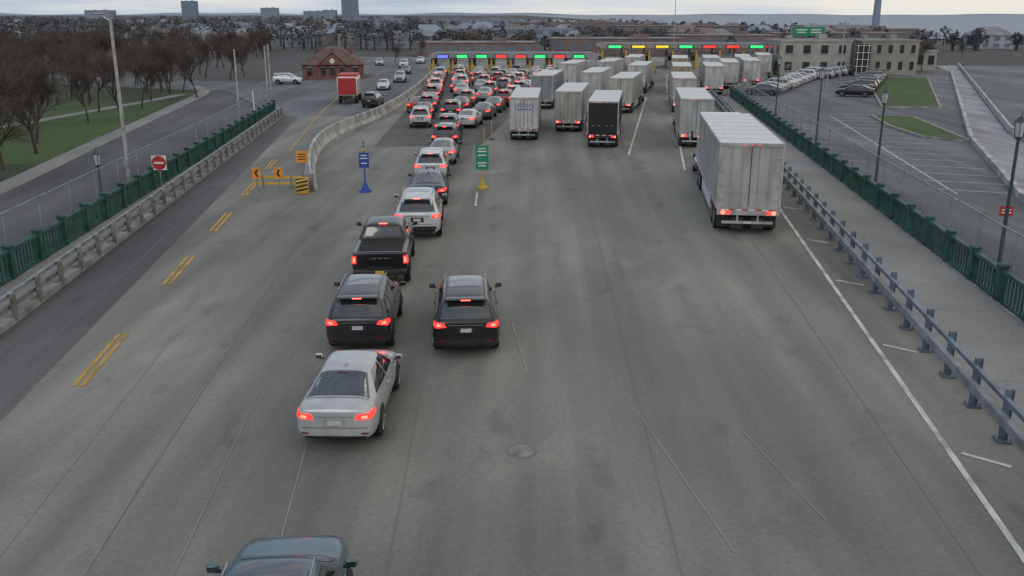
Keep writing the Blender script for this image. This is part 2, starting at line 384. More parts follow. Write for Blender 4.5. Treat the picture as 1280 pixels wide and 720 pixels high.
        for i in range(3): patch(mb,bv,'rear',[(-.25+i*.2,1.115),(-.13+i*.2,1.115),(-.13+i*.2,1.155),(-.25+i*.2,1.155)],M_rim,2,1,off=.018)
        patch(mb,bv,'rear',[(-.76,.86),(.76,.86),(.76,.875),(-.76,.875)],M_seam,8,1)
        mb.bbox(0,-3.0,.66,1.84,.24,.22,M_black,.05); mb.box(0,-3.125,.66,.32,.012,.15,M_yel)
        mb.box(0,-3.0,.80,.9,.2,.03,M_black)
        seams=[-.88,.06,1.28]; wy=(-1.75,1.9); wr=.41; wx=.995; mir=(1.15,1.42)
        patch(mb,bv,'front',[(-.6,.62),(.6,.62),(.6,1.02),(-.6,1.02)],M_chrome)
    for y in seams: sym(mb,bv,'right',[(y,.36 if kind!='pickup' else .56),(y+.014,.36 if kind!='pickup' else .56),(y+.014,.98 if kind=='sedan' else 1.06),(y,.98 if kind=='sedan' else 1.06)],M_seam,nu=1,nv=6)
    for y in (seams[0]+.88,seams[1]+.86):
        for sg in(-1,1): mb.bbox((wx-.005)*sg,y+.1,.86 if kind=='sedan' else (1.0 if kind=='suv' else 1.16),.04,.2,.035,M_paint,.01,1)
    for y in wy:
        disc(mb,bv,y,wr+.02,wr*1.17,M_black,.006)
        for sg in(-1,1): wheel(mb,wx+.008,y,wr,.23,sg)
    for sg in(-1,1):
        mb.bbox((wx+.09)*sg,mir[0],mir[1]+.05,.19,.11,.14,M_paint if kind!='pickup' else M_black,.04); mb.box((wx+.02)*sg,mir[0],mir[1]-.01,.10,.05,.04,M_black)
        mb.box((wx+.09)*sg,mir[0]-.058,mir[1]+.05,.14,.006,.09,M_glass)
    mb.cyl((.5,-2.2,.30),(.5,-2.27 if kind!='pickup' else -2.7,.30),.03,.03,M_black,6)
    return mb.mesh(kind)
CM={(k,l):finish_car(k,l) for k in('sedan','suv','pickup') for l in(True,False)}
def car(kind,lit,X,Y,head,color,sc=1,name=None):
    return put(CM[(kind,lit)],name or {'sedan':'car','suv':'suv_car','pickup':'pickup_truck'}[kind],(X,Y,0.012),-R(head),sc,color)
WHT=(.62,.63,.64);BLK=(.012,.012,.014);SIL=(.40,.41,.42);GRY=(.10,.105,.11);DGR=(.028,.030,.033);NVY=(.015,.03,.075);REDC=(.30,.015,.012);TEAL=(.075,.145,.18);TAN=(.25,.2,.14)
car('sedan',True,-3.66,19.7,1.0,(.50,.51,.52),.95)
car('suv',True,-4.20,25.4,-2.0,DGR,.95)
car('suv',True,-1.33,25.2,-3,BLK,.96)
car('pickup',True,-4.55,32.2,-3.6,BLK,.95)
car('suv',True,-3.95,38.7,-3,WHT,1.03)
car('sedan',True,-4.1,45.2,-3,NVY)
car('suv',True,-4.5,51.8,-2,WHT,.97)
car('sedan',True,-4.3,57.9,0,SIL,.97)
car('suv',True,-4.5,64.2,1,BLK,.97)
car('suv',True,-4.8,70.6,1,DGR,.97)
car('suv',False,-3.27,10.75,-4,TEAL,.97)
cols=[WHT,WHT,WHT,SIL,SIL,BLK,BLK,GRY,GRY,DGR,NVY,REDC,TAN]
Y=76.8
while Y<146:
    t=(Y-77)/63; c=-5.4+3.2*t; w=4.0+12.6*t; n=int(w/2.55)+1
    for i in range(n):
        u=(i/(n-1)-.5) if n>1 else 0
        if random.random()<.03: continue
        X=c+u*w+random.uniform(-.15,.15); hd=math.degrees(math.atan((3.2+u*12.6)/63))
        k=random.choices(['sedan','suv','suv','pickup'],[4,4,3,.6])[0]
        car(k,random.random()<.85,X,Y+random.uniform(-.4,.4),hd+random.uniform(-2,2),random.choice(cols),.95)
    Y+=5.9
car('sedan',True,-8.9,88.5,1,REDC,.95)
for a in [('suv',False,-13.9,93.5,4,BLK),('sedan',True,-15.7,115,176,WHT),('suv',False,-15.2,128,178,SIL),('sedan',False,-16.4,146,176,GRY),('suv',True,-18.6,163,178,WHT),('sedan',False,-17.2,178,178,WHT),('sedan',False,-24,171,170,SIL),('suv',False,-29.5,124,95,WHT)]:
    car(*a[:5],a[5],.85)
for i in range(11):
    t=i/10; car(random.choice(['sedan','suv']),False,28.6+t*15,107+t*31,-62,random.choice([WHT,WHT,SIL,GRY,WHT,BLK,SIL]),.9)
for i in range(7):
    t=i/6; car(random.choice(['sedan','suv']),False,38.4+t*12,105+t*27,-62,random.choice([BLK,GRY,BLK,SIL,NVY]),.9)
for i in range(4): car('suv',False,44.6+i*2.0,136+i*3,-62,random.choice([WHT,SIL]),.85)

# ------------------------------------------------------------ semi trucks
m,nt,b=new_mat('tractor_paint'); oi=N(nt,'ShaderNodeObjectInfo'); cr=N(nt,'ShaderNodeValToRGB'); cr.color_ramp.interpolation='CONSTANT'
e=cr.color_ramp.elements; e[0].color=(.6,.6,.62,1); e[1].position=.4; e[1].color=(.02,.05,.2,1)
for p,c in((.55,(.3,.02,.02,1)),(.7,(.03,.03,.03,1)),(.85,(.5,.5,.52,1))): q=e.new(p); q.color=c
nt.links.new(oi.outputs['Random'],cr.inputs['Fac']); nt.links.new(cr.outputs['Color'],b.inputs['Base Color']); b.inputs['Roughness'].default_value=.35; b.inputs['Coat Weight'].default_value=.5
M_tractor=m
def semi(lit,L=12.0,dark=False,text=False):
    mb=MB(); w=2.6; z0,z1=1.12,3.9
    T=M_trailer
    mb.box(0,L/2,(z0+z1)/2,w,L,z1-z0,T)
    mb.box(0,L/2,z1+.004,w-.06,L-.06,.01,M_white)
    for sg in(-1,1):
        mb.box(sg*(w/2+.012),L/2,z1-.05,.03,L-.02,.13,M_frame); mb.box(sg*(w/2+.012),L/2,z0+.06,.03,L-.02,.16,M_frame)
        for i in range(1,int(L/1.22)): mb.box(sg*(w/2+.005),i*1.22,(z0+z1)/2,.012,.03,z1-z0-.3,T)
        for i in range(5): mb.box(sg*(w/2+.03),.6+i*(L-1.2)/4,z0+.06,.012,.12,.05,M_amber)
        mb.box(sg*(w/2-.05),L*.5,.72,.03,L*.42,.66,M_white)
        mb.box(sg*(w/2-.03),-.012,(z0+z1)/2,.09,.05,z1-z0,M_frame)
        for x in(.32,.78):
            mb.cyl((sg*x,-.045,z0+.05),(sg*x,-.045,z1-.15),.015,.015,M_frame if dark is False else M_black,6); mb.box(sg*x,-.06,z0+.75,.16,.03,.05,M_frame)
        for z in(1.5,2.1,2.7,3.3): mb.box(sg*(w/2-.16),-.03,z,.2,.03,.05,M_frame if dark is False else M_black)
        mb.box(sg*.95,.35,.55,.55,.02,.62,M_black)
        lm=M_redon if lit else M_redoff
        for x in(.82,1.04): mb.cyl((sg*x,-.20,z0-.14),(sg*x,-.175,z0-.14),.085,.085,M_redhot if (lit and x>1) else lm,10)
        mb.box(sg*.42,-.06,.76,.07,.09,.5,M_frame); mb.box(sg*.42,-.02,.5,.5,.05,.5,M_black)
    for i in range(1,int(L/1.5)): mb.box(0,i*1.5,z1+.012,w-.1,.03,.012,M_frame)
    mb.box(0,-.012,z1-.06,w,.06,.14,M_frame); mb.box(0,-.11,z0-.12,w-.02,.13,.26,M_black if dark else M_frame)
    mb.box(0,-.012,(z0+z1)/2,.025,.03,z1-z0-.2,M_seam)
    mb.box(0,-.07,.54,w-.5,.1,.11,M_frame)
    if text:
        for i in range(7):
            x=-.78+i*.26; mb.box(x,-.07,3.2,.05,.01,.3,M_blue); mb.box(x+.07,-.07,3.33 if i%2 else 3.07,.12,.01,.05,M_blue)
        mb.box(0,-.07,2.85,1.5,.01,.05,M_blue)
    for i in range(8): mb.box(-w/2+.35+i*.272,-.178,z0-.02,.27,.004,.05,M_red if i%2 else M_sw)
    for x in(-.3,0,.3): mb.box(x,-.05,z1-.05,.08,.02,.035,M_amber)
    mb.box(0,-.123,.54,.32,.008,.1,M_plate)
    def ax(y,hw=1.27):
        mb.cyl((-hw+.1,y,.51),(hw-.1,y,.51),.07,.07,M_black,6)
        for sg in(-1,1):
            mb.cyl((sg*(hw-.58),y,.51),(sg*hw,y,.51),.51,.51,M_tyre,18); mb.cyl((sg*hw,y,.51),(sg*(hw+.01),y,.51),.3,.27,M_rim,12)
    ax(1.25); ax(2.5); mb.box(0,2,.85,1.1,3.2,.3,M_black)
    for sg in(-1,1): mb.cyl((sg*.9,L-3.1,0.05),(sg*.9,L-3.1,z0),.07,.09,M_black,6)
    yb=L-1.6; tp=M_tractor
    mb.box(0,yb+3.0,.85,.95,7.6,.3,M_black); ax(yb-.1); ax(yb+1.2)
    mb.bbox(0,yb+3.2,2.35,2.45,1.9,2.75,tp,.12,3,taper=(.93,.95,-.05)); mb.bbox(0,yb+4.6,1.95,2.35,1.5,1.75,tp,.12,3,taper=(.9,.7,-.2))
    mb.bbox(0,yb+6.0,1.45,2.1,1.9,1.15,tp,.18,3,taper=(.85,.95,-.05))
    mb.box(0,yb+5.1,2.3,1.8,.06,.55,M_glass); mb.box(0,yb+6.97,1.35,1.1,.04,.75,M_chrome); mb.bbox(0,yb+7.0,.62,2.35,.25,.4,M_chrome,.06)
    for sg in(-1,1):
        mb.box(sg*1.13,yb+4.6,2.25,.04,.8,.5,M_glass); mb.cyl((sg*1.0,yb+3.2,.75),(sg*1.0,yb+4.9,.75),.32,.32,M_chrome,12)
        mb.cyl((sg*1.1,yb+2.1,1.0),(sg*1.1,yb+2.1,3.85),.07,.07,M_chrome,8); mb.box(sg*1.42,yb+5.15,2.2,.12,.1,.55,M_black)
        mb.cyl((sg*.95,yb+6.0,.51),(sg*1.22,yb+6.0,.51),.51,.51,M_tyre,18); mb.cyl((sg*1.22,yb+6,.51),(sg*1.235,yb+6,.51),.3,.27,M_rim,12)
    return mb.mesh('semi_truck')
SM={l:semi(l) for l in(True,False)}; SMD=semi(True,dark=True); SMT=semi(False,text=True)
LG=(.48,.48,.47);W2=(.55,.555,.56)
def truck(X,Y,h,c,lit=True,sc=1.0,me=None): return put(me or SM[lit],'semi_truck',(X,Y,.012),-R(h),(sc,sc,sc) if not isinstance(sc,tuple) else sc,c)
truck(9.78,37.5,7.2,(.45,.45,.43),True,(.99,1.0,.97))
truck(.85,67.3,3,W2,False,.79,SMT); truck(4.35,72.4,8,(.42,.41,.38),True,.80); truck(6.2,63.4,8,(.012,.012,.014),True,.81,SMD)
truck(12.6,63.5,7.6,(.42,.43,.43),True,.85)
for a in [(2.9,90.5,9,(.27,.28,.30),False),(8.0,95.5,12,W2,True),(10.0,86.5,13,(.46,.46,.42),True),(14.4,109,13,W2,False),(15.9,86.5,8,LG,True),(19.3,107,9,(.38,.31,.18),True),(23.0,107,9,W2,True),(26.8,116,10,W2,False),(6.6,113,13,W2,False),(11.6,118,14,LG,False),(22.5,127,10,(.38,.30,.17),False),(27,128,10,W2,True),(32,131,12,LG,False),(36.5,137,12,W2,False),(16.5,130,12,W2,False),(30.5,120,10,W2,True)]:
    truck(a[0],a[1],a[2],a[3],a[4],.82)
mb=MB()
mb.bbox(0,0,2.0,2.3,4.6,2.1,M_white,.04,1); mb.box(0,-2.32,2.0,2.1,.03,1.9,M_red)
for i in range(6): mb.box(0,-2.345,1.2+i*.3,2.05,.012,.02,M_seam)
mb.box(1.165,0,2.0,.02,4.3,1.5,M_frame)
mb.box(0,0,.85,1.0,6.6,.2,M_black); mb.bbox(0,3.3,1.55,2.1,1.7,1.8,M_red,.12,3,taper=(.9,.75,-.1)); mb.box(0,4.1,1.9,1.6,.05,.5,M_glass)
mb.box(0,0.3,3.2,2.2,3.9,.25,M_red)
for y in(-1.3,3.2):
    for sg in(-1,1): mb.cyl((sg*.75,y,.45),(sg*1.12,y,.45),.45,.45,M_tyre,16)
for sg in(-1,1): mb.box(sg*.95,-2.36,.85,.2,.03,.12,M_redoff)
mb.box(0,-2.3,.65,2.1,.1,.12,M_black)
mb.obj('box_truck',(-17.0,98,.012),R(4),.88)

# ------------------------------------------------------------ ground surfaces
poly('ground',[(-9000,-400),(9000,-400),(9000,12000),(-9000,12000)],-.04,M_earth)
poly('lake_water',[(135,420),(150,350),(190,330),(230,330),(9000,200),(9000,11900),(100,11900)],.3,M_water)
GR=lambda y:10.62+.132*(y-18.4)
FR=lambda y:15.2+.115*(y-26.3)
GL=lambda y:-14.8-.1*(y-25.7); FL=lambda y:-17-.085*(y-29.2)
poly('concrete_plaza',[(GL(-20)-.2,-20),(GR(-20)+.35,-20),(GR(104)+1.0,104),(45.5,160),(60,205),(-34,205),(-34,112),(GL(84)-.2,84)],0,M_plaza)
poly('left_lane_asphalt',[(-6.8,-20),(GL(-20)-.1,-20),(GL(84)-.1,84),(-19.2,84),(-17.0,65),(-14.8,46),(-11.8,21)],.004,M_asph2)
poly('left_street_asphalt',[(-19.2,84.2),(GL(84)-.1,84.2),(-33.9,112),(-33.9,200),(-13.2,200),(-12.6,150),(-12.3,120),(-13,96),(-14.5,84)],.0045,M_asphl)
poly('cross_street_asphalt',[(-34.1,112),(-34.1,126),(-160,190),(-160,170)],-.005,M_asphl)
poly('queue_lane_asphalt',[(-9.6,64),(-2.2,65),(7.0,150),(-10.8,150),(-10.0,120),(-10.2,90)],.006,M_asph3)
poly('left_yard_asphalt',[(FL(-20)-.2,-20),(FL(86)-.2,86),(-34.1,112),(-34.5,118),(-24.8,44),(-20,-20)],-.01,M_asph2)
poly('left_yard_asphalt',[(-20,-20),(-24.8,44),(-33.5,112),(-36,112),(-25.8,44),(-24,-20)],-.014,M_asph2)
poly('park_lawn',[(-24,-20),(-25.8,44),(-36,112),(-52,128),(-110,150),(-110,-20)],-.018,M_grass)
poly('park_lawn',[(-29,56),(-31,70),(-36,98),(-46,98),(-44,60)],-.012,M_lawn)
mb=MB(); mb.sweep(smoothpath([(-25,30),(-27.1,48.2),(-29.8,66.4),(-33.5,92),(-36.5,111),(-41,121)]),rect(-.7,.7,-.02,.0),M_walk); mb.obj('park_path')
mb=MB(); mb.sweep(smoothpath([(-60,52),(-44,70),(-40,90),(-38,108)]),rect(-.6,.6,-.02,-.002),M_walk); mb.obj('park_path')
poly('parking_lot_asphalt',[(FR(-20)+.4,-20),(FR(104)+.4,104),(46.2,160),(75,160),(70,150),(33.7,67.7),(25.4,45),(21,20),(20,-20)],-.01,M_asphl)
poly('grass_island',[(36.5,92),(42,91.5),(60,136),(51,136)],.12,M_lawn)
poly('grass_island',[(32.6,84.5),(35.6,82.5),(33.0,66.4),(30.6,69),(30.9,76)],.12,M_lawn)
mb=MB()
for P in([(36.5,92),(42,91.5),(60,136),(51,136),(36.5,92)],[(32.6,84.5),(35.6,82.5),(33.0,66.4),(30.6,69),(30.9,76),(32.6,84.5)]): mb.sweep(P,rect(-.12,.12,-.01,.15),M_kerb)
mb.obj('island_kerb')
poly('ramp_pavement',[(21,20),(25.4,45),(33.7,67.7),(70,150),(76,170),(80,170),(38.5,72),(30.5,45),(25.5,20)],-.005,M_pale)
poly('far_road_asphalt',[(31,45),(39,72),(81,170),(92,170),(52,80),(42,45),(37,20),(26,20)],-.012,M_asphl)
poly('roadside_grass',[(42.2,45),(52.2,80),(92.2,170),(160,170),(90,45)],-.02,M_grass)
mb=MB(); mb.sweep([(21.3,24),(25.3,45),(33.6,67.7),(69.8,150)],rect(-.15,.15,-.02,.35),M_concw); mb.obj('ramp_kerb_wall')
mb=MB(); mb.sweep([(25.6,20),(30.7,45),(38.7,72),(80.2,170)],rect(-.10,.10,-.02,.55),M_concw); mb.obj('ramp_parapet')
mb=MB(); vs=[]
yy=[-20+4*i for i in range(32)]
for y in yy: vs+=[(GR(y)+.3,y,-.05),(GR(y)+.3,y,.14),(FR(y)+.35,y,.14),(FR(y)+.35,y,-.05)]
mb.add(vs,[(i*4+j,i*4+j+1,i*4+j+5,i*4+j+4) for i in range(31) for j in range(3)],M_walk)
for i in range(1,40):
    y=-8+i*2.9
    if y<103: mb.box((GR(y)+FR(y))/2+.32,y,.139,FR(y)-GR(y)-.3,.015,.006,M_mj,R(-6))
mb.obj('right_sidewalk')
mb=MB(); vs=[]
for y in yy[:27]: vs+=[(GL(y)-.25,y,-.05),(GL(y)-.25,y,.16),(FL(y)-.3,y,.16),(FL(y)-.3,y,-.05)]
mb.add(vs,[(i*4+j+4,i*4+j+5,i*4+j+1,i*4+j) for i in range(26) for j in range(3)],M_walk); mb.obj('left_sidewalk')
mb=MB(); mb.sweep([(GL(y),y) for y in(-20,84)],rect(-.28,.06,.0,.2),M_kerb); mb.obj('left_kerb')
# ------------------------------------------------------------ markings
def strip(mb,a,b,w,mat,z=.012):
    a=Vector(a);b=Vector(b);d=(b-a).normalized();n=Vector((d.y,-d.x))*w/2
    mb.add([(a.x-n.x,a.y-n.y,z),(a.x+n.x,a.y+n.y,z),(b.x+n.x,b.y+n.y,z),(b.x-n.x,b.y-n.y,z)],[(0,1,2,3)],mat)
mb=MB()
strip(mb,(8.70-.137*33,-19),(8.70+.137*88,101.7),.13,M_mw)
for y in(-2,4.3,10.9,17.5,24.1,30.6,36.6,43.2,49.8):
    x=8.70+.137*(y-13.68)+.2; strip(mb,(x,y),(x+.72,y-.62),.12,M_mw)
strip(mb,(7.6,60),(14.9,104),.13,M_mw); strip(mb,(10.2,54),(16.4,96),.13,M_mw); strip(mb,(17.5,70),(23.2,104),.13,M_mw)
strip(mb,(-1.75,43.5),(-1.8,47.0),.10,M_mw)
for x0,y0,x1,y1 in[(18.2,110,24,146),(22,106,31,146)]: strip(mb,(x0,y0),(x1,y1),.12,M_mw)
for k in range(15):
    y=48+k*2.75; x=23.6+.16*(y-50); strip(mb,(x-.8,y),(x+3.6,y-1.7),.10,M_mw,.0)
strip(mb,(22.8,46.5),(29.0,85),.10,M_mw,.0)
for k in range(12):
    y=58+k*2.9; x=20.4+.125*(y-58); strip(mb,(x,y),(x+1.7,y-.6),.1,M_mw,.0)
strip(mb,(-21.5,78),(-31,112),.12,M_mw)
mb.obj('white_road_markings')
mb=MB()
for y in(21.1,30.0,38.1,46.0,54.3):
    x=-10.74-.115*(y-21.1)
    for o in(-.11,.11): strip(mb,(x+o,y),(x+o-.115*3.9,y+3.9),.11,M_my)
strip(mb,(-15.0,62),(-17.6,84),.12,M_my); strip(mb,(-17.6,84),(-20,112),.12,M_my); strip(mb,(-20,112),(-21,160),.12,M_my)
mb.obj('yellow_road_markings')
mb=MB()
for a,b_,w in[((-8.6,12.5),(-9.6,24),.03),((-6.7,9.5),(-7.8,22),.025),((-5.3,10),(-6.2,21),.025),((-3.9,12.5),(-4.4,18),.03),((2.9,19.6),(3.8,13.8),.03),((5.1,18.5),(5.7,14.8),.025),((.4,22),(0,26),.05)]:
    strip(mb,a,b_,w,M_mf,.011)
mb.obj('faded_lane_lines')
mb=MB()
for x0,sl in((-9.2,-.11),(-5.4,-.07),(-1.6,-.02),(2.1,.03),(5.6,.09)):
    strip(mb,(x0,-10),(x0+sl*75,65),.025,M_mj,.008)
mb.obj('slab_joints')
mb=MB(); mb.cyl((.2,17.6,0),(.2,17.6,.009),.33,.33,M_mj,20); mb.cyl((.2,17.6,.009),(.2,17.6,.012),.27,.27,M_oldsteel,20); mb.obj('manhole_cover')
# ------------------------------------------------------------ rails & fences
rp=[(GR(y),y) for y in(-8,104)]
mb=MB()
for x,y,a in along([(GR(-.45),-.45),(GR(103),103)],1.87):
    mb.box(x,y,.03,.34,.30,.05,M_bluesteel,a)
    mb.box(x,y,.62,.17,.015,1.15,M_bluesteel,a-math.pi/2)
    mb.box(x-.075,y,.62,.015,.13,1.15,M_bluesteel,a-math.pi/2); mb.box(x+.075,y,.62,.015,.13,1.15,M_bluesteel,a-math.pi/2)
    for dx,dy in((-.12,-.1),(.12,.1),(-.12,.1),(.12,-.1)): mb.cyl((x+dx,y+dy,.05),(x+dx,y+dy,.09),.02,.02,M_oldsteel,6)
mb.sweep(rp,rect(-.25,-.10,.52,.72),M_steel); mb.sweep(rp,rect(-.17,-.07,.98,1.08),M_bluesteel); mb.sweep(rp,rect(.08,.12,.86,.90),M_steel)
mb.obj('right_guardrail')
lp=[(GL(-8),-8),(GL(84),84)]
mb=MB()
for x,y,a in along(lp,1.9):
    mb.box(x+.04,y,.52,.16,.13,.80,M_oldsteel,a); mb.box(x-.08,y,.2,.32,.3,.08,M_oldsteel,a)
mb.sweep(lp,rect(-.16,-.06,.42,.56),M_oldsteel); mb.sweep(lp,rect(-.16,-.06,.78,.90),M_steel)
mb.obj('left_guardrail')
def balustrade(name,path):
    mb=MB()
    mb.sweep(path,rect(-.09,.09,.16,.26),M_green); mb.sweep(path,rect(-.10,.10,1.08,1.2),M_green)
    for x,y,a in along(path,2.4):
        mb.box(x,y,.70,.26,.26,1.12,M_green,a); mb.bbox(x,y,1.30,.32,.32,.12,M_green,.04,1)
    for x,y,a in along(path,.26): mb.box(x,y,.66,.05,.06,.86,M_green,a)
    mb.sweep(path,rect(-.16,.16,.02,.17),M_kerb)
    mb.obj(name)
def chain(name,path,h,off=.3):
    mb=MB(); P=[(p[0]+off,p[1]) for p in path]
    vs=[]
    for x,y in P: vs+=[(x,y,.05),(x,y,h)]
    mb.add(vs,[(2*i,2*i+2,2*i+3,2*i+1) for i in range(len(P)-1)],M_link)
    for x,y,a in along(P,3.0): mb.cyl((x,y,0),(x,y,h+.05),.03,.03,M_steel,6)
    mb.sweep(P,rect(-.02,.02,h-.02,h+.02),M_steel)
    mb.obj(name)
pr=[(FR(-8),-8),(FR(104),104)]; pr2=pr+[(45.8,160)]
balustrade('green_balustrade',pr); chain('chain_link_fence',pr2,2.3)
pl=[(FL(-8),-8),(FL(86),86)]
balustrade('green_balustrade',pl); chain('chain_link_fence',pl,2.3,-.3)
mb=MB(); mb.sweep([pr[1],(45.8,160)],[(-.3,0),(.3,0),(.12,.5),(.1,.95),(-.1,.95),(-.12,.5)],M_concw); mb.obj('concrete_barrier')
mb=MB(); bp=smoothpath([(-10.4,47.3),(-11.7,53),(-13.0,60.5),(-13.5,67.7),(-12.96,75),(-12.1,81.5),(-11.5,91.7),(-11.3,111),(-11.6,132),(-11.9,150)])
mb.sweep(bp,[(-.32,0),(.32,0),(.30,.09),(.14,.34),(.09,.9),(-.09,.9),(-.14,.34),(-.30,.09)],M_concw)
for x,y,a in along(bp,3.0): mb.box(x,y,.46,.02,.26,.89,M_oldsteel,a)
mb.obj('concrete_barrier')
# ------------------------------------------------------------ signs, lamps
def lamp(X,Y,h=5.3,name='street_lamp'):
    mb=MB(); mb.cyl((0,0,0),(0,0,.5),.16,.11,M_dkgreen,10); mb.cyl((0,0,.5),(0,0,h-.75),.075,.05,M_dkgreen,8)
    mb.cyl((0,0,h-.78),(0,0,h-.7),.11,.13,M_dkgreen,10); mb.cyl((0,0,h-.7),(0,0,h-.22),.13,.19,M_lamp,10); mb.cyl((0,0,h-.22),(0,0,h-.05),.23,.07,M_dkgreen,10); mb.cyl((0,0,h-.05),(0,0,h+.08),.025,.01,M_dkgreen,6)
    for i in range(6):
        t=i*math.pi/3; c,s_=math.cos(t),math.sin(t); mb.cyl((c*.14,s_*.14,h-.7),(c*.2,s_*.2,h-.22),.012,.012,M_dkgreen,4)
    mb.obj(name,(X,Y,0))
lamp(FR(30.2)+.9,30.2,5.7); lamp(18.1,45.4,5.4); lamp(20.9,63.5,5.4); lamp(23.2,82,5.4); lamp(-18.75,41.5,3.0)
def pole(X,Y,h,arm=0,thick=1.0):
    mb=MB(); mb.cyl((0,0,0),(0,0,.3),.2,.2,M_steel,8); mb.cyl((0,0,.3),(0,0,h),.11*thick,.07*thick,M_frame,10)
    if arm: mb.cyl((0,0,h-.1),(arm,0,h+.25),.035,.03,M_white,6); mb.bbox(arm,0,h+.25,.5,.22,.1,M_steel,.03)
    mb.box(0,-.14,1.5,.2,.14,.4,M_steel)
    mb.obj('light_pole',(X,Y,0))
pole(-19.75,47.1,8.6,-.5); pole(-24.3,83,5.9,0); pole(-26.2,100.5,5.7,0); pole(-28.8,112,5.4,0); pole(34,200,15,0,.8); pole(47,135,8,1); pole(60.5,105,6.2,2.0); pole(33.5,100,5.9,0,.6)
def signpost(name,X,Y,draw,rz=0):
    mb=MB(); draw(mb); mb.obj(name,(X,Y,0),rz)
def d1(mb):
    mb.cyl((0,0.03,0),(0,0.03,2.0),.03,.03,M_steel,6); mb.box(0,0,1.55,.74,.02,.74,M_sw); mb.cyl((0,-.012,1.55),(0,-.02,1.55),.36,.36,M_red,20); mb.box(0,-.026,1.55,.5,.008,.1,M_sw)
signpost('do_not_enter_sign',-18.05,46.9,d1)
def d2(mb):
    mb.cyl((0,0.03,0),(0,0.03,1.5),.035,.035,M_steel,6); mb.box(0,0,1.1,.55,.02,.42,M_red); mb.box(0,-.014,1.16,.4,.006,.04,M_sw); mb.box(0,-.014,1.04,.4,.006,.04,M_sw)
signpost('wrong_way_sign',FR(38)+3.7,37,d2)
def d3(mb):
    mb.cyl((0,.04,0),(0,.04,2.65),.035,.03,M_blue,8); mb.box(0,0,1.65,.5,.03,.78,M_blue)
    for z,w in((1.9,.3),(1.75,.36),(1.5,.3)): mb.box(0,-.02,z,w,.006,.05,M_sw)
    mb.cyl((0,.04,0),(0,.04,.1),.34,.30,M_blue,12); mb.cyl((0,.04,.1),(0,.04,.55),.22,.05,M_blue,10)
    mb.box(0,0,2.2,.16,.03,.16,M_yel)
signpost('blue_lane_sign',-7.6,47.1,d3)
def d4(mb):
    mb.cyl((0,.04,0),(0,.04,2.3),.04,.04,M_yel,8); mb.box(0,0,1.62,.68,.03,1.28,M_sgreen)
    for z,w in((2.1,.4),(1.95,.5),(1.75,.44),(1.35,.5),(1.2,.4)): mb.box(0,-.02,z,w,.006,.06,M_sw)
    mb.cyl((0,.04,0),(0,.04,.12),.3,.28,M_yel,12); mb.cyl((0,.04,.12),(0,.04,.5),.16,.07,M_yel,10)
signpost('green_lane_sign',-1.57,48.2,d4)
def d5(mb):
    mb.cyl((0,.03,0),(0,.03,1.95),.03,.03,M_steel,6); mb.box(0,0,1.65,.62,.02,.62,M_org)
    for z in(1.78,1.65,1.52): mb.box(0,-.014,z,.4,.006,.05,M_black)
signpost('orange_sign',-11.05,48.3,d5)
mb=MB()
for x in(0,1.15):
    mb.cyl((x,.04,0),(x,.04,.9),.03,.03,M_steel,6); mb.box(x,0,.85,.46,.02,.6,M_org)
    for s2 in(-1,1):
        mb.add([(x-.1,-.013,.85),(x+.02,-.013,.85),(x+.14,-.013,.85+.2*s2),(x+.02,-.013,.85+.2*s2)],[(0,1,2,3)],M_black)
mb.box(1.1,.08,.62,2.6,.05,.14,M_yel); mb.box(1.1,.08,.30,2.6,.05,.12,M_yel)
for x in(.3,1.8): mb.box(x,.08,.35,.08,.08,.7,M_oldsteel)
mb.obj('arrow_barricade',(-13.4,47.9,0))
mb=MB(); mb.bbox(0,0,.42,.62,.2,.84,M_yel,.03)
for i in range(4):
    z=.1+i*.2; mb.add([(-.3,-.104,z),(-.3,-.104,z+.09),(.3,-.104,z+.22 if z+.22<.84 else .84),(.3,-.104,z+.12)],[(0,3,2,1)],M_black)
mb.obj('hazard_marker',(-10.75,46.7,0))
for x,y in((-1.9,63),(-1.5,68)):
    mb=MB(); mb.cyl((0,0,0),(0,0,1.4),.035,.035,M_yel,8); mb.cyl((0,0,0),(0,0,.08),.2,.18,M_black,10); mb.obj('delineator_post',(x,y,0))

# ------------------------------------------------------------ inspection booths
def canopy(name,x0,x1,Y,z,depth,leds,step,fascia,H=.55):
    mb=MB(); mb.box((x0+x1)/2,Y+depth/2,z+H/2,x1-x0,depth,H,M_wall2); mb.box((x0+x1)/2,Y-.04,z+H/2,x1-x0+.2,.08,H+.1,fascia)
    mb.box((x0+x1)/2,Y+depth/2,z+H+.12,x1-x0-1,depth-1,.2,M_groof)
    n=int((x1-x0)/step)
    for i in range(n+1):
        x=x0+.4+i*step
        for y in(Y+.6,Y+depth-.6): mb.box(x,y,z/2,.3,.3,z,M_yel)
    mb.obj(name)
    for i in range(n):
        x=x0+.4+(i+.5)*step
        lm=leds[i%len(leds)]
        m2=MB(); m2.box(x,Y-.22,z+H*.4,step*.62,.22,.62,M_black)
        m2.box(x,Y-.335,z+H*.4,step*.54,.012,.42,lm)
        m2.obj('lane_signal_sign')
        m3=MB(); bx=x0+.4+i*step+.0
        m3.bbox(bx,Y+depth/2,1.2,1.2,2.6,2.3,M_beige,.04,1); m3.box(bx,Y+depth/2,1.55,1.23,2.0,.8,M_glass); m3.box(bx,Y+depth/2-1.31,1.55,.9,.02,.8,M_glass)
        m3.box(bx,Y+depth/2-1.5,.09,1.5,9,.18,M_kerb)
        m3.obj('inspection_booth')
        for dx in(-.45,.45):
            m4=MB(); m4.cyl((bx+dx,Y-3.2,0),(bx+dx,Y-3.2,1.15),.13,.13,M_yel,10); m4.obj('bollard')
